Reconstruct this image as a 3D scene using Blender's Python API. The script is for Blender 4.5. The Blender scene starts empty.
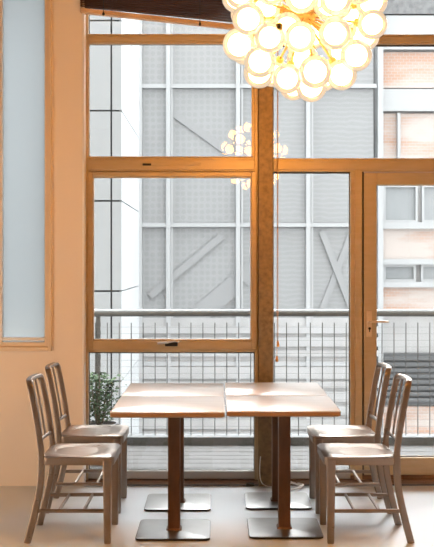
import bpy, bmesh, math, random
from mathutils import Vector, Matrix
random.seed(7)
S = bpy.context.scene
COL = S.collection

# ------------------------------------------------------------------ survey
F = 975.0            # focal length in pixels of the 434 x 547 frame
VX, VY = 217.0, 262.0
EYE = 1.48           # eye height
D = 6.44             # distance to the glazed wall
def X(x, d=None): return (x - VX) * (d or D) / F
def Z(y, d=None): return EYE - (y - VY) * (d or D) / F

# ------------------------------------------------------------------ materials
def new_mat(name):
    m = bpy.data.materials.new(name); m.use_nodes = True
    nt = m.node_tree; nt.nodes.clear()
    out = nt.nodes.new('ShaderNodeOutputMaterial')
    return m, nt, out
def N(nt, t, **kw):
    n = nt.nodes.new(t)
    for k, v in kw.items():
        if k in n.inputs: n.inputs[k].default_value = v
        else: setattr(n, k, v)
    return n
def rgba(c): return (c[0], c[1], c[2], 1.0)
def pbr(name, col, rough=.5, metal=0., col2=None, scale=20., stretch=(1, 1, 1), bump=0., spec=.5, detail=4.,
        lo=.35, hi=.65, rough2=None, coat=0.):
    m, nt, out = new_mat(name)
    b = N(nt, 'ShaderNodeBsdfPrincipled', Roughness=rough, Metallic=metal)
    b.inputs['Base Color'].default_value = rgba(col)
    b.inputs['Specular IOR Level'].default_value = spec
    b.inputs['Coat Weight'].default_value = coat
    nt.links.new(b.outputs[0], out.inputs[0])
    tc = N(nt, 'ShaderNodeTexCoord'); mp = N(nt, 'ShaderNodeMapping')
    mp.inputs['Scale'].default_value = stretch
    nt.links.new(tc.outputs['Object'], mp.inputs[0])
    nz = N(nt, 'ShaderNodeTexNoise', Scale=scale, Detail=detail)
    nt.links.new(mp.outputs[0], nz.inputs['Vector'])
    if col2 is not None:
        r = N(nt, 'ShaderNodeValToRGB')
        r.color_ramp.elements[0].position = lo; r.color_ramp.elements[0].color = rgba(col)
        r.color_ramp.elements[1].position = hi; r.color_ramp.elements[1].color = rgba(col2)
        nt.links.new(nz.outputs['Fac'], r.inputs[0]); nt.links.new(r.outputs[0], b.inputs['Base Color'])
    if rough2 is not None:
        mr = N(nt, 'ShaderNodeMapRange'); mr.inputs['From Min'].default_value = .3; mr.inputs['From Max'].default_value = .7
        mr.inputs['To Min'].default_value = rough; mr.inputs['To Max'].default_value = rough2
        nt.links.new(nz.outputs['Fac'], mr.inputs[0]); nt.links.new(mr.outputs[0], b.inputs['Roughness'])
    if bump:
        bp = N(nt, 'ShaderNodeBump', Strength=bump, Distance=.01)
        nt.links.new(nz.outputs['Fac'], bp.inputs['Height']); nt.links.new(bp.outputs[0], b.inputs['Normal'])
    return m
def glass_mat(name, tint=(.97, .98, .98), ior=1.45, gloss_rough=0.0):
    m, nt, out = new_mat(name)
    t = N(nt, 'ShaderNodeBsdfTransparent'); t.inputs[0].default_value = rgba(tint)
    g = N(nt, 'ShaderNodeBsdfGlossy', Roughness=gloss_rough)
    f = N(nt, 'ShaderNodeFresnel', IOR=ior)
    mx = N(nt, 'ShaderNodeMixShader')
    nt.links.new(f.outputs[0], mx.inputs[0]); nt.links.new(t.outputs[0], mx.inputs[1]); nt.links.new(g.outputs[0], mx.inputs[2])
    nt.links.new(mx.outputs[0], out.inputs[0])
    return m
def frosted_mat(name):
    m, nt, out = new_mat(name)
    t = N(nt, 'ShaderNodeBsdfTranslucent'); t.inputs[0].default_value = (.345, .36, .365, 1)
    d = N(nt, 'ShaderNodeBsdfDiffuse'); d.inputs[0].default_value = (.12, .125, .13, 1)
    g = N(nt, 'ShaderNodeBsdfGlossy', Roughness=.3)
    m1 = N(nt, 'ShaderNodeMixShader', Fac=.12); m2 = N(nt, 'ShaderNodeMixShader', Fac=.04)
    nt.links.new(t.outputs[0], m1.inputs[1]); nt.links.new(d.outputs[0], m1.inputs[2])
    nt.links.new(m1.outputs[0], m2.inputs[1]); nt.links.new(g.outputs[0], m2.inputs[2])
    nt.links.new(m2.outputs[0], out.inputs[0])
    return m
def emit_mat(name, col, s):
    m, nt, out = new_mat(name)
    e = N(nt, 'ShaderNodeEmission', Strength=s); e.inputs[0].default_value = rgba(col)
    nt.links.new(e.outputs[0], out.inputs[0]); return m
LAMP = (1.0, .43, .08)
def globe_mat(name):
    # thin amber-tinted blown glass with a faint frosting that glows from the lamp inside
    m, nt, out = new_mat(name)
    t = N(nt, 'ShaderNodeBsdfTransparent'); t.inputs[0].default_value = (1., .93, .79, 1)
    e = N(nt, 'ShaderNodeEmission', Strength=GLOBE_GLOW); e.inputs[0].default_value = (1., .76, .50, 1)
    g = N(nt, 'ShaderNodeBsdfGlossy', Roughness=.03)
    f = N(nt, 'ShaderNodeFresnel', IOR=1.45)
    m1 = N(nt, 'ShaderNodeMixShader', Fac=.42); m2 = N(nt, 'ShaderNodeMixShader')
    nt.links.new(t.outputs[0], m1.inputs[1]); nt.links.new(e.outputs[0], m1.inputs[2])
    nt.links.new(f.outputs[0], m2.inputs[0]); nt.links.new(m1.outputs[0], m2.inputs[1]); nt.links.new(g.outputs[0], m2.inputs[2])
    nt.links.new(m2.outputs[0], out.inputs[0]); return m
def screen_mat(name, col, hole, scale, kind):
    # perforated sheet: holes are really see-through
    m, nt, out = new_mat(name)
    tc = N(nt, 'ShaderNodeTexCoord'); mp = N(nt, 'ShaderNodeMapping')
    nt.links.new(tc.outputs['Object'], mp.inputs[0])
    if kind == 'hex':
        v = N(nt, 'ShaderNodeTexVoronoi', Scale=scale, Randomness=.15); v.inputs['Randomness'].default_value = .15
        src = v.outputs['Distance']; lo, hi = .34, .42
    else:
        v = N(nt, 'ShaderNodeTexWave', Scale=scale, Distortion=5.0, Detail=2.0); v.bands_direction = 'Z'
        src = v.outputs['Fac']; lo, hi = .45, .8
    nt.links.new(mp.outputs[0], v.inputs['Vector'])
    mr = N(nt, 'ShaderNodeMapRange'); mr.inputs['From Min'].default_value = lo; mr.inputs['From Max'].default_value = hi
    mr.inputs['To Min'].default_value = hole; mr.inputs['To Max'].default_value = .08
    nt.links.new(src, mr.inputs[0])
    d = N(nt, 'ShaderNodeBsdfPrincipled', Roughness=.6); d.inputs['Base Color'].default_value = rgba(col)
    t = N(nt, 'ShaderNodeBsdfTransparent')
    mx = N(nt, 'ShaderNodeMixShader')
    nt.links.new(mr.outputs[0], mx.inputs[0]); nt.links.new(d.outputs[0], mx.inputs[1]); nt.links.new(t.outputs[0], mx.inputs[2])
    nt.links.new(mx.outputs[0], out.inputs[0]); return m
def brick_mat(name):
    m, nt, out = new_mat(name)
    tc = N(nt, 'ShaderNodeTexCoord'); mp = N(nt, 'ShaderNodeMapping'); mp.inputs['Rotation'].default_value = (math.pi / 2, 0, 0)
    nt.links.new(tc.outputs['Object'], mp.inputs[0])
    b = N(nt, 'ShaderNodeTexBrick', Scale=4.0)
    b.inputs['Color1'].default_value = (.42, .225, .145, 1); b.inputs['Color2'].default_value = (.38, .215, .145, 1)
    b.inputs['Mortar'].default_value = (.38, .31, .27, 1); b.inputs['Mortar Size'].default_value = .03
    nt.links.new(mp.outputs[0], b.inputs['Vector'])
    nz = N(nt, 'ShaderNodeTexNoise', Scale=.9, Detail=5.0)  # noise fades bricks towards white, painting in glare and overexposure
    mp2 = N(nt, 'ShaderNodeMapping'); mp2.inputs['Scale'].default_value = (.55, 1, 3.2)
    nt.links.new(tc.outputs['Object'], mp2.inputs[0]); nt.links.new(mp2.outputs[0], nz.inputs['Vector'])
    r = N(nt, 'ShaderNodeMapRange'); r.inputs['From Min'].default_value = .40; r.inputs['From Max'].default_value = .56
    r.inputs['To Min'].default_value = .15; r.inputs['To Max'].default_value = .9
    nt.links.new(nz.outputs['Fac'], r.inputs[0])
    mx = N(nt, 'ShaderNodeMix', data_type='RGBA')
    nt.links.new(r.outputs[0], mx.inputs['Factor']); nt.links.new(b.outputs['Color'], mx.inputs[6]); mx.inputs[7].default_value = (.44, .40, .375, 1)
    p = N(nt, 'ShaderNodeBsdfPrincipled', Roughness=.8)
    nt.links.new(mx.outputs[2], p.inputs['Base Color']); nt.links.new(p.outputs[0], out.inputs[0]); return m

# tunables
W_SKY = 4.0
W_GLOW = 30.0
FILL_L = 42.0
BULB = 86.0
GLOBE_GLOW = 2.2

M = {}
M['wall'] = pbr('wall_paint', (.85, .77, .67), .7, bump=.03, scale=60, spec=.25)
M['dark_wall'] = pbr('dark_back_wall', (.26, .17, .11), .6, col2=(.34, .23, .15), scale=3, stretch=(4, 4, .3))  # unseen back wall coloured dark so the chairs reflect less light
M['ceiling'] = pbr('ceiling_paint', (.30, .26, .22), .8, spec=.2)
M['floor'] = pbr('floor_resin', (.575, .62, .66), .30, col2=(.62, .665, .705), scale=2.2, spec=.45, rough2=.45, detail=6)
M['bronze'] = pbr('window_bronze', (.54, .42, .25), .36, .25, spec=.5, col2=(.58, .455, .29), scale=8, stretch=(1, 1, 4))
M['pale_alu'] = pbr('pale_aluminium', (.80, .77, .73), .4, .2)
M['cream_frame'] = pbr('cream_frame_paint', (.76, .63, .47), .4, spec=.4)
M['reveal_light'] = pbr('reveal_daylight_white', (.88, .86, .83), .35)  # pale colour paints the daylight on the wall reveal
M['grey_alu'] = pbr('grey_aluminium', (.50, .485, .46), .45, .2)
M['sill_wood'] = pbr('dark_sill_wood', (.16, .085, .045), .55, col2=(.25, .14, .08), scale=10, stretch=(.3, 3, 3))
M['gasket'] = pbr('black_gasket', (.03, .028, .026), .6)
M['rust'] = pbr('rusty_steel', (.19, .13, .075), .5, .45, col2=(.36, .26, .14), scale=30, detail=9, bump=.1, lo=.3, hi=.75)
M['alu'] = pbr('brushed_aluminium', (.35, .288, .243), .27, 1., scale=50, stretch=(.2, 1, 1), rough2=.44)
M['laminate'] = pbr('table_laminate', (.69, .68, .66), .26, col2=(.72, .71, .69), scale=7, stretch=(.4, 4, 1), spec=.5)
M['ply'] = pbr('birch_ply_edge', (.30, .165, .075), .5, col2=(.36, .20, .095), scale=14, stretch=(1, 1, 14))
M['corten'] = pbr('brown_steel_column', (.10, .052, .028), .5, .3, col2=(.17, .085, .045), scale=18, stretch=(1, 1, .3), detail=8)
M['plate'] = pbr('steel_plate', (.27, .26, .25), .36, .9, col2=(.31, .30, .29), scale=9, detail=5)
M['plate_edge'] = pbr('dark_plate_edge', (.06, .05, .045), .5, .6)
M['brass'] = pbr('brass_arm', (.09, .07, .05), .45, .4)
M['black'] = pbr('black_fitting', (.012, .011, .010), .45)
M['darkwood'] = pbr('dark_blind_slat', (.07, .026, .011), .65, spec=.15, col2=(.095, .038, .017), scale=12, stretch=(.4, 3, 3))
M['railwood'] = pbr('blind_bottom_rail', (.60, .40, .24), .5, col2=(.66, .46, .29), scale=12, stretch=(.3, 3, 3))
M['cord'] = pbr('blind_cord', (.55, .32, .16), .7)
M['acorn'] = pbr('cord_pull', (.80, .40, .12), .5)
M['cable'] = pbr('white_cable', (.8, .8, .79), .5)
M['handle'] = pbr('bronze_handle', (.80, .64, .46), .3, .3)
M['silver'] = pbr('silver_lever', (.75, .72, .68), .3, .9)
M['glass'] = glass_mat('window_glass')
M['frost'] = frosted_mat('frosted_glass')
M['globe'] = globe_mat('amber_globe_glass')
M['bulb'] = emit_mat('lamp_filament', LAMP, BULB)
# outdoors
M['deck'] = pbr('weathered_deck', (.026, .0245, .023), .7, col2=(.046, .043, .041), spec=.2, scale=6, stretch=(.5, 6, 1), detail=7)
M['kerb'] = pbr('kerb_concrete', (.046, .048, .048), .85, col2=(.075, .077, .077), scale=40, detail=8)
M['galv'] = pbr('galvanised_rail', (.095, .097, .097), .6, 0.)
M['wire'] = pbr('mesh_bar', (.075, .078, .08), .6)
M['wire_light'] = pbr('mesh_wire', (.13, .132, .135), .6)
M['panel'] = pbr('white_cladding', (.25, .258, .262), .6)
M['joint'] = pbr('cladding_joint', (.03, .032, .034), .8)
M['back'] = pbr('shade_wall', (.33, .332, .332), .8, col2=(.38, .382, .382), scale=.6)
M['mull'] = pbr('white_mullion', (.345, .35, .353), .5)
M['hex'] = screen_mat('hex_screen', (.28, .283, .284), .17, 8.0, 'hex')
M['wave'] = screen_mat('wave_screen', (.28, .283, .284), .15, 3.2, 'wave')
M['brace'] = pbr('stair_steel', (.24, .242, .244), .6)
M['brick'] = brick_mat('glare_washed_brick')
M['stone'] = pbr('white_render', (.36, .355, .35), .7, col2=(.31, .305, .30), scale=1.5)
M['opane'] = pbr('office_pane', (.20, .212, .218), .35, col2=(.30, .31, .314), scale=.7, stretch=(1, 1, .5), spec=.3)
M['louvre'] = pbr('grey_louvre', (.085, .087, .089), .6)
M['slat_white'] = pbr('white_slat', (.35, .35, .35), .6, col2=(.32, .315, .31), scale=1.2)
M['leaf'] = pbr('shrub_leaf', (.016, .030, .015), .75, col2=(.045, .072, .036), scale=9, spec=.15)
M['own_render'] = pbr('own_render', (.34, .335, .33), .8)
M['grey_band'] = pbr('grey_roughcast', (.12, .122, .124), .9, col2=(.19, .192, .194), scale=9, detail=8)
M['stem'] = pbr('shrub_stem', (.05, .035, .022), .8)
M['pot'] = pbr('grey_planter', (.05, .05, .05), .7, col2=(.07, .068, .066), scale=12)
M['soil'] = pbr('soil', (.02, .015, .011), .95)
M['ground'] = pbr('asphalt', (.14, .14, .14), .9, col2=(.17, .168, .166), scale=1)

# ------------------------------------------------------------------ mesh helpers
def BM(): return bmesh.new()
def obj(name, bm, mat, parent=None, smooth=False, bevel=0., loc=None, seg=2):
    me = bpy.data.meshes.new(name)
    bmesh.ops.recalc_face_normals(bm, faces=bm.faces)
    bm.to_mesh(me); bm.free()
    me.materials.append(M[mat] if isinstance(mat, str) else mat)
    o = bpy.data.objects.new(name, me); COL.objects.link(o)
    if parent: o.parent = parent
    if loc: o.location = loc
    if bevel:
        b = o.modifiers.new('Bevel', 'BEVEL'); b.width = bevel; b.segments = seg; b.limit_method = 'ANGLE'; b.angle_limit = math.radians(40)
        smooth = True
    if smooth:
        for p in me.polygons: p.use_smooth = True
        try: me.set_sharp_from_angle(angle=math.radians(42))
        except Exception: pass
    return o
def box(bm, x0, x1, y0, y1, z0, z1):
    v = [bm.verts.new(c) for c in ((x0,y0,z0),(x1,y0,z0),(x1,y1,z0),(x0,y1,z0),(x0,y0,z1),(x1,y0,z1),(x1,y1,z1),(x0,y1,z1))]
    for f in ((3,2,1,0),(4,5,6,7),(0,1,5,4),(1,2,6,5),(2,3,7,6),(3,0,4,7)): bm.faces.new([v[i] for i in f])
    return bm
def sweep(bm, pts, dims, ref=(1,0,0), segs=14, power=2.0, cap=True):
    """Superellipse section (half sizes a along ref, b across) swept along points."""
    pts = [Vector(p) for p in pts]; n = len(pts)
    if not isinstance(dims, list): dims = [dims] * n
    rings = []
    for i, p in enumerate(pts):
        t = (pts[min(i+1, n-1)] - pts[max(i-1, 0)]).normalized()
        r = Vector(ref); a = r - r.dot(t) * t
        if a.length < 1e-4:
            r = Vector((0, 0, 1)) if abs(t.z) < .9 else Vector((0, 1, 0)); a = r - r.dot(t) * t
        a.normalize(); b = t.cross(a)
        ring = []
        for k in range(segs):
            th = 2*math.pi*(k+.5)/segs; c, s = math.cos(th), math.sin(th)
            ca = math.copysign(abs(c)**(2/power), c); sb = math.copysign(abs(s)**(2/power), s)
            ring.append(bm.verts.new(p + a*ca*dims[i][0] + b*sb*dims[i][1]))
        rings.append(ring)
    for i in range(n-1):
        for k in range(segs):
            bm.faces.new((rings[i][k], rings[i][(k+1)%segs], rings[i+1][(k+1)%segs], rings[i+1][k]))
    if cap:
        bm.faces.new(list(reversed(rings[0]))); bm.faces.new(rings[-1])
    return bm
def tube(bm, pts, r, segs=8): return sweep(bm, pts, (r, r), segs=segs)
def smoothpath(ctrl, n=6):
    P = [Vector(c) for c in ctrl]; out = []
    for i in range(len(P)-1):
        p0, p1, p2, p3 = P[max(i-1,0)], P[i], P[i+1], P[min(i+2, len(P)-1)]
        for k in range(n):
            t = k/n
            out.append(.5*((2*p1)+(p2-p0)*t+(2*p0-5*p1+4*p2-p3)*t*t+(3*p1-p0-3*p2+p3)*t**3))
    out.append(P[-1]); return out
def lathe(bm, prof, segs=24, origin=(0,0,0)):
    o = Vector(origin); rings = []
    for r, z in prof:
        rings.append([bm.verts.new(o + Vector((max(r,1e-4)*math.cos(2*math.pi*k/segs), max(r,1e-4)*math.sin(2*math.pi*k/segs), z))) for k in range(segs)])
    for i in range(len(rings)-1):
        for k in range(segs):
            bm.faces.new((rings[i][k], rings[i][(k+1)%segs], rings[i+1][(k+1)%segs], rings[i+1][k]))
    bm.faces.new(list(reversed(rings[0]))); bm.faces.new(rings[-1]); return bm
def round_rect(w, d, r, n=6):
    out = []
    for cx, cy, a0 in ((w/2-r, d/2-r, 0), (-w/2+r, d/2-r, 90), (-w/2+r, -d/2+r, 180), (w/2-r, -d/2+r, 270)):
        for k in range(n+1):
            a = math.radians(a0 + 90*k/n); out.append((cx + r*math.cos(a), cy + r*math.sin(a)))
    return out
def plate(bm, layers, r, n=6):
    """stack of rounded rectangles: layers = [(w, d, z)]"""
    rings = [[bm.verts.new((x, y, z)) for x, y in round_rect(w, d, max(.001, r), n)] for w, d, z in layers]
    m = len(rings[0])
    for i in range(len(rings)-1):
        for k in range(m): bm.faces.new((rings[i][k], rings[i][(k+1)%m], rings[i+1][(k+1)%m], rings[i+1][k]))
    bm.faces.new(list(reversed(rings[0]))); bm.faces.new(rings[-1]); return bm
def empty(name, loc=(0,0,0), rz=0., parent=None):
    o = bpy.data.objects.new(name, None); COL.objects.link(o); o.location = loc; o.rotation_euler = (0,0,rz)
    o.empty_display_size = .1
    if parent: o.parent = parent
    return o
def tag(o, label=None, cat=None, group=None, kind=None):
    if label: o['label'] = label
    if cat: o['category'] = cat
    if group: o['group'] = group
    if kind: o['kind'] = kind
    return o
def copy_tree(o, parent=None):
    c = o.copy(); COL.objects.link(c)
    if parent: c.parent = parent
    for ch in list(o.children): copy_tree(ch, c)
    return c

# ------------------------------------------------------------------ room shell
XL, XR, YB, CZ = -3.2, 3.1, -2.6, 3.62
WT = .16                      # wall thickness; inner face of the glazed wall at Y = D
xJ = X(82.5)                  # wall ends / window band begins
tag(obj('floor', box(BM(), XL-.2, XR+.2, YB-.2, D+.01, -.12, 0), 'floor'), 'pale grey polished resin floor under the tables and chairs', 'floor', kind='structure')
tag(obj('ceiling', box(BM(), XL-.2, XR+.2, YB-.2, D+WT, CZ, CZ+.15), 'ceiling'), 'brown-grey ceiling above the bulb chandelier', 'ceiling', kind='structure')
tag(obj('wall_left', box(BM(), XL-.16, XL, YB-.2, D+WT, 0, CZ), 'wall'), 'plain off-white side wall to the left', 'wall', kind='structure')
tag(obj('wall_right', box(BM(), XR, XR+.16, YB-.2, D+WT, 0, CZ), 'wall'), 'plain off-white side wall to the right', 'wall', kind='structure')
tag(obj('wall_back', box(BM(), XL-.16, XR+.16, YB-.16, YB, 0, CZ), 'dark_wall'), 'brown wall behind the viewer, made dark to dim chair reflections', 'wall', kind='structure')
# window wall with the opening for the frosted window (its sill line at y 352, right edge x 52)
w1x0, w1x1, w1z0, w1z1 = X(-95), X(52), Z(351), 3.42
bm = BM()
box(bm, XL, w1x0, D, D+WT, 0, CZ); box(bm, w1x1, xJ, D, D+WT, 0, CZ)
box(bm, w1x0, w1x1, D, D+WT, 0, w1z0); box(bm, w1x0, w1x1, D, D+WT, w1z1, CZ)
xW = 2.45                     # right end of the glazing
box(bm, xW, XR, D, D+WT, 0, CZ); box(bm, xJ, xW, D, D+WT, 3.45, CZ)
tag(obj('wall_front', bm, 'wall'), 'plastered wall between the frosted window and the tall glazing', 'wall', kind='structure')

# ------------------------------------------------------------------ window 1: frosted
w = tag(empty('window_1', (w1x0, D, w1z0)), 'tall frosted window in the plaster wall at far left', 'window', kind='structure')
def wpart(name, bm, mat, root, bevel=.003, parent=None):
    p = parent or root
    o = obj(name, bm, mat, None, bevel=bevel)
    off = p.matrix_world.translation if False else None
    o.parent = p
    # geometry is written in world coordinates: cancel the parents' offsets
    v = Vector((0,0,0)); q = p
    while q: v += Vector(q.location); q = q.parent
    o.location = -v
    return o
def frame_bm(x0, x1, z0, z1, l, r, b, t, y0, y1):
    bm = BM()
    box(bm, x0, x0+l, y0, y1, z0, z1); box(bm, x1-r, x1, y0, y1, z0, z1)
    box(bm, x0+l, x1-r, y0, y1, z0, z0+b); box(bm, x0+l, x1-r, y0, y1, z1-t, z1)
    return bm
wpart('window_frame', frame_bm(w1x0, w1x1, w1z0, w1z1, .022, .022, .028, .022, D-.022, D+.05), 'cream_frame', w)
wpart('inner_frame', frame_bm(w1x0+.022, w1x1-.022, w1z0+.028, w1z1-.022, .026, .026, .03, .026, D-.006, D+.06), 'cream_frame', w)
wpart('mullion', box(BM(), X(-1.5), X(2.2), D-.006, D+.06, w1z0+.058, w1z1-.048), 'pale_alu', w)
wpart('window_pane', box(BM(), w1x0+.048, w1x1-.048, D+.03, D+.038, w1z0+.058, w1z1-.048), 'frost', w, 0)
wpart('window_sill', box(BM(), w1x0+.048, w1x1-.048, D-.012, D+.028, Z(340.5), Z(337.5)), 'pale_alu', w)

# ------------------------------------------------------------------ tall glazing
zT = 3.45
D = 6.53                      # the glazing stands back from the wall face
Y0, Y1 = D-.02, D+.07
xP0, xP1 = X(258), X(272)     # steel post
# window 2: bay left of the post
w = tag(empty('window_2', (xJ, D, 0)), 'tall bronze-framed window bay left of the rusty post', 'window', kind='structure')
wpart('daylit_reveal', box(BM(), xJ, xJ+.014, 6.43, D-.021, 0, zT), 'reveal_light', w)  # strip coloured pale as the daylit reveal edge
wpart('jamb', box(BM(), xJ+.001, X(88.6), Y0, Y1, 0, zT), 'bronze', w)
wpart('jamb', box(BM(), X(254.5), xP0, Y0, Y1, 0, zT), 'bronze', w)
def transom(y0, y1, x0, x1, root, lip=True):
    bm = box(BM(), X(x0), X(x1), Y0, Y1, Z(y1), Z(y0))
    if lip: box(bm, X(x0), X(x1), Y0-.012, Y0+.001, Z(y1)+.012, Z(y0)-.018)
    return wpart('transom', bm, 'bronze', root)
transom(34.5, 43, 88.6, 254.5, w); transom(157.5, 172, 88.6, 254.5, w)
transom(346.5, 352, 88.6, 254.5, w, False)
wpart('bottom_rail', box(BM(), X(88.6), X(254.5), Y0, Y1, .032, Z(470.5)), 'grey_alu', w)
wpart('threshold', box(BM(), xJ+.001, xP0, Y0-.022, Y1, 0, .026), 'sill_wood', w)
wpart('head_frame', box(BM(), X(88.6), X(254.5), Y0, Y1, zT-.06, zT), 'bronze', w)
def pane(x0, x1, y0, y1, root, parent=None, z1=None, yy=D+.03):
    za, zb = Z(y1), (z1 if z1 else Z(y0))
    o = wpart('pane', box(BM(), X(x0), X(x1), yy, yy+.006, za, zb), 'glass', root, 0, parent)
    g = .009
    bm = frame_bm(X(x0), X(x1), za, zb, g*.5, g*.5, g*.5, g, yy-.012, yy-.001)
    wpart('gasket', bm, 'gasket', root, 0, parent)
    return o
pane(88.6, 254.5, 0, 34.5, w, z1=zT-.06)
pane(88.6, 252.5, 43, 157.5, w)
wpart('glazing_bead', frame_bm(X(88.6), X(254.5), Z(157.5), Z(43), .004, .02, .006, .008, Y0+.006, Y0+.045), 'bronze', w)
pane(88.6, 254.5, 352, 470, w)
sash = empty('sash', (0, 0, 0), parent=w)
wpart('sash_frame', frame_bm(X(88.8), X(256.6), Z(349), Z(172.5), .030, .036, .056, .030, Y0-.016, Y1-.03), 'bronze', w, .004, sash)
pane(92.5, 251.5, 176.5, 340, w, sash)
wpart('sash_lip', frame_bm(X(92.6), X(251.8), Z(341), Z(176.6), .010, .010, .014, .010, Y0-.004, Y0+.03), 'bronze', w, .002, sash)
bm = BM(); box(bm, X(165.5), X(178), Y0-.042, Y0-.014, Z(345.5), Z(341.5))
wpart('latch', bm, 'black', w, .004, sash)
wpart('latch_lever', sweep(BM(), [(X(158), Y0-.040, Z(342.6)), (X(168), Y0-.050, Z(341.8)), (X(175), Y0-.050, Z(340.2)), (X(179.5), Y0-.046, Z(341.2))], (.006, .008)), 'silver', w, 0, sash)
wpart('vent_strip', box(BM(), X(141), X(201), Y0-.017, Y0-.011, Z(166.2), Z(163.6)), 'bronze', w, .002)
wpart('vent_slider', box(BM(), X(143), X(151.5), Y0-.022, Y0-.016, Z(166.1), Z(164)), 'black', w, .001)

# steel post
bm = BM()
box(bm, xP0, xP1, D-.10, D-.088, 0, CZ); box(bm, xP0, xP1, D-.012, D, 0, CZ); box(bm, (xP0+xP1)/2-.012, (xP0+xP1)/2+.012, D-.09, D-.01, 0, CZ)
box(bm, xP0, xP1, D, D+WT, 0, CZ)
tag(obj('column', bm, 'rust', bevel=.003), 'rust-stained steel post between the left and middle window bays', 'post', kind='structure')

# window 3: middle bay and the panes above the door
w = tag(empty('window_3', (xP1, D, 0)), 'bronze-framed glazing from the rusty post across above the door', 'window', kind='structure')
wpart('jamb', box(BM(), xP1, X(273.2), Y0, Y1, 0, zT), 'bronze', w)
wpart('mullion', box(BM(), X(350), X(362), Y0, Y1, 0, Z(172)), 'bronze', w)
wpart('mullion_rib', box(BM(), X(354), X(361.5), Y0-.014, Y0+.001, 0, Z(172)), 'bronze', w)
bmx = (xW*F/D + VX)
def transom_w(y0, y1, xa, xb, lip):
    bm = box(BM(), X(xa), X(xb), Y0, Y1, Z(y1), Z(y0)); 
    if lip: box(bm, X(xa), X(xb), Y0-.012, Y0+.001, Z(y1)+.014, Z(y0)-.022)
    wpart('transom', bm, 'bronze', w)
transom_w(35, 44.5, 273.2, bmx, True); transom_w(158.5, 172, 273.2, bmx, True)
wpart('head_frame', box(BM(), X(273.2), xW, Y0, Y1, zT-.06, zT), 'bronze', w)
wpart('bottom_rail', box(BM(), X(273.2), X(350), Y0, Y1, .032, Z(470.5)), 'grey_alu', w)
wpart('threshold', box(BM(), xP1, xW, Y0-.022, Y1, 0, .030), 'sill_wood', w)
wpart('threshold', box(BM(), X(350), xW, Y0-.006, Y1, .030, .056), 'sill_wood', w)
pane(273.2, bmx, 0, 35, w, z1=zT-.06); pane(273.2, bmx, 44.5, 158.5, w); pane(273.2, 350, 172, 470, w)
# door
xD1 = X(362.5)+.93
w = tag(empty('door_1', (X(362.5), D, 0)), 'bronze-framed glass balcony door behind the right chairs', 'door', kind='structure')
wpart('door_jamb', box(BM(), xD1+.012, xD1+.09, Y0, Y1, 0, Z(172)), 'bronze', w)
wpart('leaf_frame', frame_bm(X(363.3), xD1, .060, Z(173), X(376)-X(363.3), .085, Z(457)-.060, .083, Y0-.012, Y1-.02), 'bronze', w, .005)
pane(376, (xD1-.085)*F/D+VX, 184, 457, w, yy=D+.02)
wpart('jamb', box(BM(), X(362), X(363.2), Y0-.002, Y1, 0, Z(172)), 'gasket', w, 0)
h = empty('door_handle', (0,0,0), parent=w)
wpart('handle_plate', box(BM(), X(365.6), X(371), Y0-.022, Y0-.011, Z(336.5), Z(310.5)), 'handle', w, .004, h)
wpart('lever', sweep(BM(), smoothpath([(X(368.3), Y0-.02, Z(320.8)), (X(368.3), Y0-.062, Z(320.8)), (X(371.5), Y0-.072, Z(320.8)), (X(378), Y0-.072, Z(320.8)), (X(386), Y0-.070, Z(321))], 4), (.007, .010), ref=(0,0,1)), 'handle', w, 0, h)
bm = BM(); lathe(bm, [(.009, 0), (.009, .006)], 12)
bmesh.ops.rotate(bm, verts=bm.verts, matrix=Matrix.Rotation(math.pi/2, 3, 'X')); bmesh.ops.translate(bm, verts=bm.verts, vec=(X(368.6), Y0-.0215, Z(328)))
box(bm, X(368.6)-.003, X(368.6)+.003, Y0-.0265, Y0-.0215, Z(331.5), Z(328))
wpart('keyhole', bm, 'black', w, 0, h)
# glazing to the right of the door
w = tag(empty('window_4', (xD1+.09, D, 0)), 'narrow glazed bay to the right of the balcony door', 'window', kind='structure')
wpart('window_frame', frame_bm(xD1+.09, xW, .014, Z(172), .02, .05, .09, .03, Y0, Y1), 'bronze', w)
pane((xD1+.11)*F/D+VX, (xW-.05)*F/D+VX, 176, 470, w)

# ------------------------------------------------------------------ venetian blind, drawn up crooked
db = D-.095
br = tag(empty('venetian_blind', (X(170, db), db, 3.35)), 'dark brown wooden blind drawn up crooked at the top of the left bay', 'blind')
xa, xb = X(80.5, db), X(254, db)
def slat_bm(za, zb, dep, th, x0=xa, x1=xb):
    bm = BM(); c = Vector((X(170, db), db, 3.35)); vs = []
    for yy, zz in ((-dep/2, 0), (dep/2, 0), (dep/2, th), (-dep/2, th)):
        vs.append((bm.verts.new(Vector((x0, db+yy, za+zz))-c), bm.verts.new(Vector((x1, db+yy, zb+zz))-c)))
    for i in range(4):
        j = (i+1) % 4; bm.faces.new((vs[i][0], vs[j][0], vs[j][1], vs[i][1]))
    bm.faces.new([v[0] for v in vs]); bm.faces.new([v[1] for v in reversed(vs)]); return bm
zl, zr = Z(13, db), Z(31.5, db)
obj('bottom_rail', slat_bm(zl, zr, .052, .030), 'railwood', br, bevel=.004)
ns = 20
for k in range(ns):
    t = (k + 1) / ns
    obj('slat', slat_bm(zl + .030 + t*(3.385-.030-zl), zr + .034 + t*(3.388-.034-zr), .050, .0035), 'darkwood', br)
obj('head_rail', slat_bm(3.395, 3.395, .058, .05), 'darkwood', br, bevel=.004)
for px in (104, 200):
    bm = BM(); c = Vector((X(170, db), db, 3.35))
    f = (X(px, db)-xa)/(xb-xa); zz = zl+(zr-zl)*f
    tube(bm, [Vector((X(px, db), db-.030, 3.40))-c, Vector((X(px, db), db-.030, zz-.004))-c], .0025, 6)
    lathe(bm, [(.002, .012), (.008, .004), (.009, -.006), (.004, -.012)], 10, Vector((X(px, db), db-.030, zz+.004))-c)
    obj('lift_cord', bm, 'black', br, True)
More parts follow.
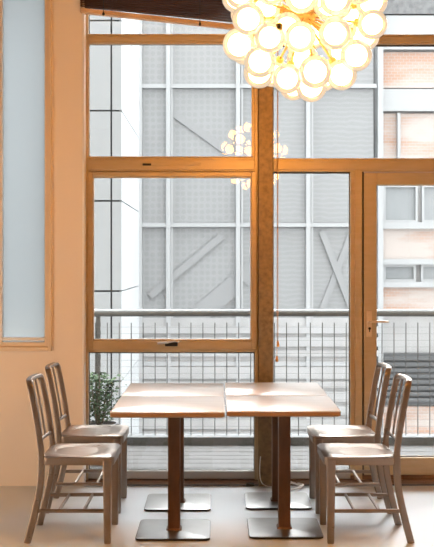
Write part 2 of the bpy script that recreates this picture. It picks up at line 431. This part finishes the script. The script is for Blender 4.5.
# pull cord hanging right of the post
dc = D-.075
t = tag(empty('pull_cord', (X(278, dc), dc, 3.40)), 'thin orange blind cord with two pulls hanging right of the post', 'cord')
for dx, yend in ((0.0, 343), (-.007, 358)):
    L = Z(yend, dc) - 3.40
    o = obj('cord', tube(BM(), [(dx*.3, -.004*(dx != 0), 0), (dx*.6, -.004*(dx != 0), L*.5), (dx, -.004*(dx != 0), L)], .0022, 6), 'cord', t, True)
    obj('acorn_pull', lathe(BM(), [(.002, .016), (.006, .010), (.009, -.010), (.010, -.020), (.004, -.026)], 12, (dx, -.004*(dx != 0), L)), 'acorn', t, True)

# ------------------------------------------------------------------ tables
def make_table():
    t = empty('pedestal_table')
    w = .598; ox = -.022
    top = obj('tabletop', plate(BM(), [(w-.012, w-.012, .6935), (w, w, .6945), (w, w, .6985), (w-.004, w-.004, .700)], .006, 3), 'laminate', t, True, loc=(ox, 0, 0))
    obj('edge_band', plate(BM(), [(w-.03, w-.03, .668), (w-.002, w-.002, .675), (w-.001, w-.001, .694)], .006, 3), 'ply', top, True)
    c = BM(); box(c, -.033, .033, -.033, .033, .012, .657)
    obj('column', c, 'corten', t, bevel=.004)
    obj('top_bracket', plate(BM(), [(.32, .32, .656), (.32, .32, .669)], .02, 4), 'corten', t, True)
    pl = obj('base_plate', plate(BM(), [(.392, .392, .0105), (.394, .394, .0125), (.388, .388, .0135)], .03), 'plate', t, True)
    obj('plate_rim', plate(BM(), [(.392, .392, .001), (.398, .398, .003), (.398, .398, .0105), (.394, .394, .0106)], .032), 'plate_edge', pl, True)
    f = BM(); plate(f, [(.085, .085, .0135), (.075, .075, .022)], .006, 3)
    obj('column_foot', f, 'corten', t, True)
    return t
proto = make_table()
TG = 'pedestal tables pushed together in the middle'
for i, (x, y, lab) in enumerate([
    (-.236, 5.366, 'cream-topped pedestal table on a brown post at front left, nearest the left front chair'),
    (-.236, 5.980, 'cream-topped pedestal table at back left, behind the front left table'),
    (.372, 5.398, 'cream-topped pedestal table on a brown post at front right, beside the right front chair'),
    (.372, 6.015, 'cream-topped pedestal table at back right, close to the rusty post')]):
    o = proto if i == 0 else copy_tree(proto)
    o.location = (x, y, 0); tag(o, lab, 'table', TG)

# ------------------------------------------------------------------ chairs
def make_chair():
    t = empty('side_chair')
    # dished seat
    bm = BM(); nx, ny = 18, 18; x0, x1 = -.158, .228
    top, low = [], []
    for i in range(nx+1):
        u = -1 + 2*i/nx; rt, rl = [], []
        for j in range(ny+1):
            v = -1 + 2*j/ny
            # square-to-squircle mapping gives rounded corners
            k = .16
            su = u*math.sqrt(max(0, 1 - k*v*v*.9)); sv = v*math.sqrt(max(0, 1 - k*u*u*.9))
            xx = (x0+x1)/2 + su*(x1-x0)/2*1.0
            hw = .186 + .016*(u+1)/2
            yy = sv*hw
            r2 = (u+.12)**2*1.05 + v*v
            dish = -.016*max(0, 1 - r2/.86)**.8 if r2 < .86 else 0
            edge = max(abs(u), abs(v)); roll = -.006*max(0, (edge-.86)/.14)**2
            zz = .461 + dish + roll + .003*math.exp(-((v*3.2)**2))*max(0, u)
            rt.append(bm.verts.new((xx, yy, zz))); rl.append((xx, yy))
        top.append(rt); low.append(rl)
    for i in range(nx):
        for j in range(ny): bm.faces.new((top[i][j], top[i+1][j], top[i+1][j+1], top[i][j+1]))
    ring = [(i, 0) for i in range(nx)] + [(nx, j) for j in range(ny)] + [(i, ny) for i in range(nx, 0, -1)] + [(0, j) for j in range(ny, 0, -1)]
    cx = (x0+x1)/2
    prev = [top[i][j] for i, j in ring]
    for s, z in ((1.0, .454), (.985, .451)):
        cur = [bm.verts.new((cx + (low[i][j][0]-cx)*s, low[i][j][1]*s, z)) for i, j in ring]
        for k in range(len(ring)): bm.faces.new((prev[k], prev[(k+1) % len(ring)], cur[(k+1) % len(ring)], cur[k]))
        prev = cur
    bm.faces.new(prev)
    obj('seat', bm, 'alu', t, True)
    bm = BM()
    plate(bm, [(.376, .376, .411), (.380, .380, .414), (.380, .380, .4515)], .03)
    bmesh.ops.translate(bm, verts=bm.verts, vec=(.037, 0, 0))
    obj('seat_frame', bm, 'alu', t, True)
    for s in (-1, 1):
        obj('leg', sweep(BM(), [(.190, s*.180, .436), (.190, s*.181, .40), (.191, s*.184, .2), (.192, s*.186, .012), (.192, s*.186, 0)],
            [(.024, .017), (.024, .017), (.021, .0155), (.0185, .0145), (.017, .013)], segs=24, power=4.5), 'alu', t, True)
        obj('leg', sweep(BM(), smoothpath([(-.158, s*.172, .47), (-.160, s*.172, .36), (-.170, s*.174, .265), (-.200, s*.177, .125), (-.232, s*.180, 0)], 5),
            (.0185, .0145), segs=24, power=4.5), 'alu', t, True)
        obj('side_stretcher', sweep(BM(), [(-.187, s*.176, .168), (.19, s*.184, .170)], (.010, .0075), ref=(0,0,1), segs=12, power=2.6), 'alu', t, True)
    for xx in (-.064, .066):
        obj('cross_stretcher', sweep(BM(), [(xx, -.180, .170), (xx, .180, .170)], (.009, .0075), ref=(0,0,1), segs=12, power=2.6), 'alu', t, True)
    # back loop: post, top rail, post
    def lean(z): 
        u = (z-.46)/.41
        return -.158 - .070*u**1.25 if u > 0 else -.158
    loop = []
    zs = [.45, .50, .56, .62, .68, .74, .78, .805]
    for z in zs: loop.append((lean(z), -.172 + .006*(z-.45)/.4, z))
    rc = .038; yc = .166 - rc; zc = .857 - rc - .0105
    for k in range(1, 7):
        a = math.radians(180 - 90*k/6); y = -yc + rc*math.cos(a); z = zc + rc*math.sin(a)
        loop.append((lean(z) - .020*(1-(y/.166)**2), y, z))
    half = loop[:]
    for y in (-.10, -.07, -.035): loop.append((lean(zc+rc) - .020*(1-(y/.166)**2), y, zc+rc))
    loop.append((lean(zc+rc) - .020, 0, zc+rc))
    loop = loop + [(p[0], -p[1], p[2]) for p in reversed(loop[:-1])]
    n = len(loop); dims = [(.0165, .0105)]*n
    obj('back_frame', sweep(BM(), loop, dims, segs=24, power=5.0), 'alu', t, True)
    bp = [(lean(.522) - .018*(1-(y/.17)**2), y, .522) for y in (-.17, -.12, -.06, 0, .06, .12, .17)]
    obj('back_rail', sweep(BM(), bp, (.008, .011), segs=12, power=2.6), 'alu', t, True)
    for y in (-.075, 0, .075):
        bow = .020*(1-(y/.166)**2)
        obj('back_slat', sweep(BM(), [(lean(z)-bow, y, z) for z in (.518, .60, .68, .76, .847)], (.0045, .012), segs=12, power=3.5), 'alu', t, True)
    return t
proto = make_chair()
CG = 'brushed aluminium chairs at the tables'
for i, (x, y, rz, lab) in enumerate([
    (-.768, 5.315, 0, 'brushed aluminium slat-back chair at left, nearer the camera, facing right'),
    (-.777, 5.935, 0, 'brushed aluminium slat-back chair at left, farther back beside the wall, facing right'),
    (.790, 5.315, math.pi, 'brushed aluminium slat-back chair at right, nearer the camera, facing left'),
    (.790, 5.925, math.pi, 'brushed aluminium slat-back chair at right, farther back by the glass door, facing left')]):
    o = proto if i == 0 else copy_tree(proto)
    o.location = (x, y, 0); o.rotation_euler = (0, 0, rz); tag(o, lab, 'chair', CG)

# ------------------------------------------------------------------ chandelier
dch = 3.94
cx_, cz_ = X(303, dch), Z(16, dch)
ch = tag(empty('chandelier', (cx_, dch, cz_)), 'large cluster chandelier of glowing amber glass globes over the tables', 'chandelier')
RA, RB = .282, .285
GR = .0625
pts = []
for px, py in ((295.6,15.7),(328,17),(312,78),(286,82),(259,66),(328,47),(295,51),(353,60),(370,28),(247,29),(267,49),(268,6),(345,80),(320,-8),(352,2),
               (240,0),(296,-18),(376,0),(343,-28),(262,-28),(234,47)):
    a = X(px, dch)-cx_; c = Z(py, dch)-cz_
    q = 1 - (a/RA)**2 - (c/RB)**2
    b = -RA*math.sqrt(q) if q > 0 else 0
    v = Vector((a, b, c))
    if q <= 0: v *= 1/math.sqrt((a/RA)**2+(c/RB)**2)
    pts.append(v)
nf = 400; ga = math.pi*(3-math.sqrt(5))
for k in range(nf):
    zz = 1 - 2*(k+.5)/nf; rr = math.sqrt(1-zz*zz)
    v = Vector((RA*rr*math.cos(ga*k), RA*rr*math.sin(ga*k), RB*zz))
    if zz > .93: continue
    if all((v-p).length > .122 for p in pts): pts.append(v)
inner = [Vector((.15*math.cos(a), .15*math.sin(a), z)) for a, z in ((.3,.06),(1.6,-.06),(2.9,.05),(4.2,-.08),(5.4,.02))] + [Vector((0,0,-.17))]
for v in inner:
    if all((v-p).length > .10 for p in pts): pts.append(v)
pts = pts[:66]
obj('hub', lathe(BM(), [(.02,-.05),(.045,-.03),(.055,0),(.045,.03),(.02,.05)], 20), 'brass', ch, True)
obj('suspension_rod', tube(BM(), [(0,0,.04), (0,0,CZ-cz_-.03)], .009, 12), 'brass', ch, True)
obj('ceiling_canopy', lathe(BM(), [(.02, CZ-cz_-.045), (.055, CZ-cz_-.03), (.065, CZ-cz_-.001)], 24), 'brass', ch, True)
def sphere_bm(r, u=24, v=14):
    bm = BM(); bmesh.ops.create_uvsphere(bm, u_segments=u, v_segments=v, radius=r); return bm
g0 = b0 = s0 = None
for i, p in enumerate(pts):
    d = p.normalized(); q = d.to_track_quat('Z', 'Y')
    s = .94 + .14*random.random()
    if g0 is None:
        g0 = obj('globe', sphere_bm(GR), 'globe', ch, True)
        b0 = obj('bulb', sphere_bm(.043, 20, 12), 'bulb', g0, True)
        s0 = obj('socket', lathe(BM(), [(.012,-.078),(.016,-.072),(.016,-.052),(.020,-.046)], 14), 'brass', g0, True)
        g = g0
    else:
        g = g0.copy(); COL.objects.link(g); g.parent = ch
        for c0 in (b0, s0):
            c = c0.copy(); COL.objects.link(c); c.parent = g
    g.location = p; g.rotation_mode = 'QUATERNION'; g.rotation_quaternion = q; g.scale = (s, s, s)
    a0 = obj('arm', tube(BM(), [d*.03, p - d*.070], .0045, 8), 'brass', ch, True)
for px, py in ((279, 28), (341, 29)):
    v = Vector((X(px, 3.72)-cx_, 3.70-dch, Z(py, 3.72)-cz_)); 
    obj('black_fitting', lathe(BM(), [(.006,-.014),(.013,-.010),(.014,.008),(.007,.014)], 14, v), 'black', ch, True)

# ------------------------------------------------------------------ cable on the floor
def P(x, y, d): return Vector((X(x, d), d, Z(y, d)))
def fl(x, y):                                  # pixel on the floor -> point just above it
    d = F*EYE/(y-VY); return Vector((X(x, d), d, .006))
ctrl = [fl(*q) for q in ((276,487.5),(283,486),(290,484.4),(298,484.3),(303,486.5),(299,490),(291,490.5),(286,488),(291,485.2),(299,486),(301,489),(294,492),(287,491),(281,489.5),(277,489.8))]
for i, v in enumerate(ctrl): v.z = .006 + .006*(i % 3)
tag(obj('cable', tube(BM(), smoothpath(ctrl, 6), .0065, 8), 'cable', None, True), 'white cable coiled loosely on the floor by the window post', 'cable')
ctrl = [Vector((xP0+.012, D-.112, .20)), Vector((xP0+.006, D-.115, .10)), Vector((xP0+.02, D-.125, .03)), Vector((xP0+.07, D-.14, .006)), Vector((xP0+.13, D-.15, .006))]
tag(obj('cable', tube(BM(), smoothpath(ctrl, 6), .0035, 8), 'cable', None, True), 'thin pale cable running down the foot of the rusty post', 'cable')
bm = BM(); plate(bm, [(.055,.04,0),(.06,.045,.004),(.05,.035,.016)], .012)
p = fl(250, 485.5)
tag(obj('door_stop', bm, 'gasket', None, True, loc=(p.x, D-.075, 0)), 'small dark block lying on the floor left of the post', 'block')

# ------------------------------------------------------------------ balcony
dk = 7.88
tag(obj('balcony_slab', box(BM(), -4.2, 4.4, D+.02, dk+.25, -.35, -.035), 'kerb'), 'concrete slab below the balcony decking', 'slab', kind='structure')
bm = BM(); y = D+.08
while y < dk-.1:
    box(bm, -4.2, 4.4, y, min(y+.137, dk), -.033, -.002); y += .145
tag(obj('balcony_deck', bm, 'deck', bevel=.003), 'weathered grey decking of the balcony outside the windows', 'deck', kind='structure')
tag(obj('balcony_kerb', box(BM(), -4.2, 4.4, dk, dk+.16, -.035, .065), 'kerb', bevel=.006), 'dark concrete kerb along the balcony edge', 'kerb', kind='structure')
rl = tag(empty('balcony_railing', (0, dk+.08, .065)), 'grey balcony railing with round top rail and wire mesh', 'railing')
def rp(name, bm, mat, smooth=False):
    o = obj(name, bm, mat, rl, smooth); return o
zr0 = -.065
rp('top_rail', tube(BM(), [(-4.2,0,1.065+zr0), (4.4,0,1.065+zr0)], .030, 16), 'galv', True)
k = 0; xx = -1.35
v0 = X(22/4.82+270, dk+.08)
n0 = -12
for k in range(-15, 25):
    xx = v0 + k*.0975
    rp('mesh_bar', tube(BM(), [(xx, 0, 0), (xx, 0, .985+zr0)], .0043, 6), 'wire', True)
for k in range(17):
    z = .02 + k*.054
    rp('mesh_wire', tube(BM(), [(-4.1, -.006, z), (4.3, -.006, z)], .0011, 6), 'wire_light', True)
for px in (98, 480, -60, 640):
    x = X(px, dk+.08); bm = BM()
    box(bm, x-.018, x+.018, .012, .026, -.001, 1.05+zr0)
    rp('rail_post', bm, 'wire')
    bm = BM()
    for q in range(14): box(bm, x-.022, x+.022, .004, .012, .03+q*.066, .064+q*.066)
    rp('post_clamp', bm, 'wire')
# shrub in a planter
sx, sy = X(99, 7.2), 7.22
pr = tag(empty('potted_shrub', (sx, sy, -.002)), 'dark green bushy shrub in a planter outside the left window corner', 'shrub')
pot = obj('planter', lathe(BM(), [(.10,0),(.112,.01),(.135,.26),(.145,.265),(.145,.29),(.125,.29),(.122,.26)], 28), 'pot', pr, True)
obj('soil', lathe(BM(), [(.10,.24),(.121,.262),(.05,.268)], 20), 'soil', pot, True)
bm = BM()
stems = []
for k in range(9):
    a = random.uniform(0, 6.28); r = random.uniform(.02, .13)
    e = Vector((r*math.cos(a), r*math.sin(a)*.8, random.uniform(.5, .66)))
    path = smoothpath([(e.x*.1, e.y*.1, .25), (e.x*.55, e.y*.55, .42), e], 4); stems += path[3:]
    sweep(bm, path, [(.006-.0004*i, .006-.0004*i) for i in range(len(path))], segs=6)
obj('stem', bm, 'stem', pr, True)
bm = BM()
for k in range(760):
    if random.random() < .5:
        c = random.choice(stems) + Vector((random.gauss(0,.045), random.gauss(0,.045), random.gauss(0,.03)))
    else:
        a = random.uniform(0, 6.28); zz = random.uniform(.31, .66)
        rr = .145*(1 - ((zz-.43)/.26)**2*.75)**.5 * math.sqrt(random.random())
        c = Vector((rr*math.cos(a) - .02*(zz-.4)/.2, rr*math.sin(a), zz))
    L = random.uniform(.022, .042); wd = L*.30
    R = Matrix.Rotation(random.uniform(0,6.28), 3, 'Z') @ Matrix.Rotation(random.uniform(-.9,.9), 3, 'X') @ Matrix.Rotation(random.uniform(-.5,.5), 3, 'Y')
    sh = [(-L/2,0,0), (-L*.1,wd,.003), (L*.3,wd*.7,.002), (L/2,0,-.004), (L*.3,-wd*.7,.002), (-L*.1,-wd,.003)]
    bm.faces.new([bm.verts.new(c + R @ Vector(s)) for s in sh])
obj('foliage', bm, 'leaf', pr)

# unseen storeys above the room, added to shade the street side
tag(obj('upper_shade_wall', box(BM(), -14, 14, D+WT+.001, D+WT+.25, CZ+.16, 24), 'own_render'), 'unseen outer wall added above the room to shade the street side', 'wall', kind='structure')
tag(obj('outer_facade', box(BM(), -14, XL-.17, D, D+WT+.25, -6, CZ+.16), 'own_render'), 'outer wall left of the room', 'wall', kind='structure')
tag(obj('outer_facade', box(BM(), XR+.17, 14, D, D+WT+.25, -6, CZ+.16), 'own_render'), 'outer wall right of the room', 'wall', kind='structure')

# ------------------------------------------------------------------ buildings across the way
tag(obj('street_ground', box(BM(), -30, 30, dk+.4, 40, -6.2, -6), 'ground'), 'street level far below the balcony', 'ground', kind='structure')
# white panel building on the left
dA, dB = 12.0, 14.7
cxA = X(121.5, dA)
bA = tag(empty('panel_building', (cxA, dA, -6)), 'white clad building with dark panel joints behind the left window', 'building')
TOP = 5.6
def ap(name, bm, mat, root, bevel=0):
    bmesh.ops.translate(bm, verts=bm.verts, vec=-Vector(root.location)); return obj(name, bm, mat, root, bevel=bevel)
ap('wall', box(BM(), -9, cxA-.03, dA+.03, dB, -6, TOP-.05), 'joint', bA)
zj = [Z(20.5, dA) + k*1.110 for k in range(-8, 4)]
zj = [-6] + [z for z in zj if -6 < z < TOP] + [TOP]
xj = [cxA, X(111.3, dA)] 
while xj[-1] > -8: xj.append(xj[-1]-1.12)
g = .011
bm = BM()
for i in range(len(xj)-1):
    for j in range(len(zj)-1):
        box(bm, xj[i+1]+g, xj[i]-(g if i else 0), dA, dA+.03, zj[j]+g, zj[j+1]-g)
ap('front_cladding', bm, 'panel', bA)
bm = BM()
ys = [dA+.03, dB]
for i in range(1):
    for j in range(len(zj)-1):
        box(bm, cxA-.03, cxA, ys[i]+(g if i else 0), ys[i+1]-g, zj[j]+g*.6, zj[j+1]-g*.6)
ap('side_cladding', bm, 'panel', bA)
# grey screened building in the middle
dS = 20.0
def SX(x): return X(x, dS)
def SZ(y): return Z(y, dS)
xs = [SX(133), SX(140), SX(168.5), SX(238), SX(308), SX(376)]
zs = [SZ(y) for y in (502, 363.5, 225, 86.5, -30)]
bS = tag(empty('screened_building', (SX(250), dS, -6)), 'grey building with perforated screens and white mullions across the street', 'building')
ap('wall', box(BM(), SX(134), SX(376), dS+.9, dS+6, -6, zs[-1]+.3), 'back', bS)
for x in xs[:-1]:
    ap('mullion', box(BM(), x-.045, x+.045, dS-.10, dS+.06, -6, zs[-1]+.1), 'mull', bS)
for x in (SX(172), SX(242), SX(312)):
    ap('mullion', box(BM(), x-.022, x+.022, dS-.05, dS+.06, -6, zs[-1]+.1), 'mull', bS)
for z in zs[1:]:
    ap('transom', box(BM(), xs[0], xs[-1], dS-.08, dS+.05, z-.04, z+.04), 'mull', bS)
for i in range(len(xs)-1):
    for j in range(1, 4):
        mt = 'hex' if i in (1, 2) else 'wave'
        ap('screen_panel', box(BM(), xs[i]+.05, xs[i+1]-.05, dS, dS+.02, zs[j]+.05, zs[j+1]-.05), mt, bS)
# stair stringers and braces seen through the screens
def diag(x0, y0, x1, y1, w, name='stair_stringer', off=0):
    bm = BM(); sweep(bm, [(SX(x0), dS-.022-off, SZ(y0)), (SX(x1), dS-.022-off, SZ(y1))], (w/2, .014), ref=(0,0,1), segs=4, power=8)
    ap(name, bm, 'brace', bS)
diag(150, 296, 222, 236, .16); diag(185, 326, 236, 284, .42); diag(242, 279, 262, 262, .42); diag(172, 112, 236, 158, .16)
diag(322, 310, 352, 232, .14, 'brace'); diag(322, 232, 352, 310, .14, 'brace', .032)
# white slatted storey below the screens
ap('spandrel', box(BM(), xs[0], xs[-1], dS-.06, dS+.05, SZ(470), SZ(318)), 'stone', bS)
for k, (y0, y1, mt) in enumerate([(326, 333, 'slat_white'), (337, 346, 'slat_white'), (350, 356, 'stone'), (366.5, 378, 'slat_white'), (381, 387, 'stone'), (391, 401, 'slat_white'), (405, 414, 'slat_white'), (418, 428, 'stone'), (431, 446, 'slat_white')]):
    ap('spandrel_slat', box(BM(), SX(136), SX(379), dS-.11, dS-.065, SZ(y1), SZ(y0)), mt, bS)
# brick building on the right
bB = tag(empty('brick_building', (SX(430), dS+.4, -6)), 'brick building with painted-in pale glare, white bands and grey windows behind the door', 'building')
dS2 = dS
RX0, RX1 = SX(383), SX(383)+7.5
ap('wall', box(BM(), RX0, RX1, dS+.30, dS+6, -6, 7.4), 'stone', bB)
ap('corner_pilaster', box(BM(), SX(377.6), RX0-.002, dS-.06, dS+.4, -6, 7.4), 'mull', bB)
for y0, y1 in ((50, 86), (112, 157), (228.5, 259), (287.5, 314), (408, 450)):
    ap('brick_band', box(BM(), RX0, RX1, dS+.22, dS+.31, SZ(y1), SZ(y0)), 'brick', bB)
for y0, y1 in ((222, 228.5), (259, 264.5), (282, 287.5), (88, 110), (14, 48)):
    ap('white_band', box(BM(), RX0, RX1, dS+.12, dS+.31, SZ(y1), SZ(y0)), 'mull', bB)
for y0, y1, xl in ((184, 222, ((385,420),(424,470),(474,520))), (264.5, 282, ((385,418),(423,460),(465,505)))):
    for xa_, xb_ in xl:
        f = ap('window', frame_bm(SX(xa_), SX(xb_), SZ(y1), SZ(y0), .05, .05, .05, .05, dS+.2, dS+.31), 'mull', bB)
        bm = box(BM(), SX(xa_)+.04, SX(xb_)-.04, dS+.26, dS+.31, SZ(y1)+.04, SZ(y0)-.04)
        bmesh.ops.translate(bm, verts=bm.verts, vec=-Vector(bB.location)); obj('pane', bm, 'opane', f)
ap('grey_band', box(BM(), RX0, RX1, dS+.10, dS+.31, SZ(12.5), SZ(-24)), 'grey_band', bB)
bm = BM()
for k in range(8):
    y = 357 + k*6.0; box(bm, SX(385), SX(470), dS+.12, dS+.2, SZ(y+3.6), SZ(y))
box(bm, SX(385), SX(470), dS+.2, dS+.31, SZ(406), SZ(354))
ap('louvre', bm, 'louvre', bB)
for px in (400,):
    ap('downpipe', box(BM(), SX(px)-.03, SX(px)+.03, dS+.1, dS+.22, SZ(157), SZ(112)), 'mull', bB)

# ------------------------------------------------------------------ light
wd = bpy.data.worlds.new('overcast_sky'); S.world = wd; wd.use_nodes = True
nt = wd.node_tree; nt.nodes.clear()
o_ = nt.nodes.new('ShaderNodeOutputWorld'); b_ = nt.nodes.new('ShaderNodeBackground')
# overcast sky, thinner cloud and so much brighter towards the hidden sun beyond the street
tc = nt.nodes.new('ShaderNodeTexCoord')
dp = nt.nodes.new('ShaderNodeVectorMath'); dp.operation = 'DOT_PRODUCT'
dp.inputs[1].default_value = Vector((.05, .52, .85)).normalized()
nt.links.new(tc.outputs['Generated'], dp.inputs[0])
mr = nt.nodes.new('ShaderNodeMapRange'); mr.interpolation_type = 'SMOOTHSTEP'
mr.inputs['From Min'].default_value = .45; mr.inputs['From Max'].default_value = 1.0
mr.inputs['To Min'].default_value = W_SKY; mr.inputs['To Max'].default_value = W_GLOW
nt.links.new(dp.outputs['Value'], mr.inputs[0])
b_.inputs[0].default_value = (.95, .98, 1.0, 1); nt.links.new(mr.outputs[0], b_.inputs[1])
nt.links.new(b_.outputs[0], o_.inputs[0])

# unseen warm fill light added at the left to brighten the lower wall
for x, y, z, p in ((-2.55, 4.4, .5, FILL_L),):
    l = bpy.data.lights.new('side_fill', 'POINT'); l.energy = p; l.color = (1.0, .80, .62); l.shadow_soft_size = .16
    lo_ = bpy.data.objects.new('side_fill', l); lo_.location = (x, y, z); COL.objects.link(lo_)

# ------------------------------------------------------------------ camera
cam = bpy.data.cameras.new('camera'); co = bpy.data.objects.new('camera', cam); COL.objects.link(co)
co.location = (0, 0, EYE); co.rotation_euler = (math.pi/2, 0, 0)
cam.sensor_fit = 'VERTICAL'; cam.sensor_height = 24; cam.lens = F/547*24
cam.shift_x = (217-VX)/547; cam.shift_y = -(273.5-VY)/547
cam.clip_start = .05; cam.clip_end = 200
S.camera = co
vs = S.view_settings
S.display_settings.display_device = 'sRGB'
vs.view_transform = 'Standard'; vs.look = 'None'; vs.gamma = 1; vs.use_curve_mapping = False; vs.exposure = 0.0
c = S.cycles
c.max_bounces = 10; c.diffuse_bounces = 5; c.glossy_bounces = 5; c.transparent_max_bounces = 48
c.sample_clamp_indirect = 6; c.use_denoising = True
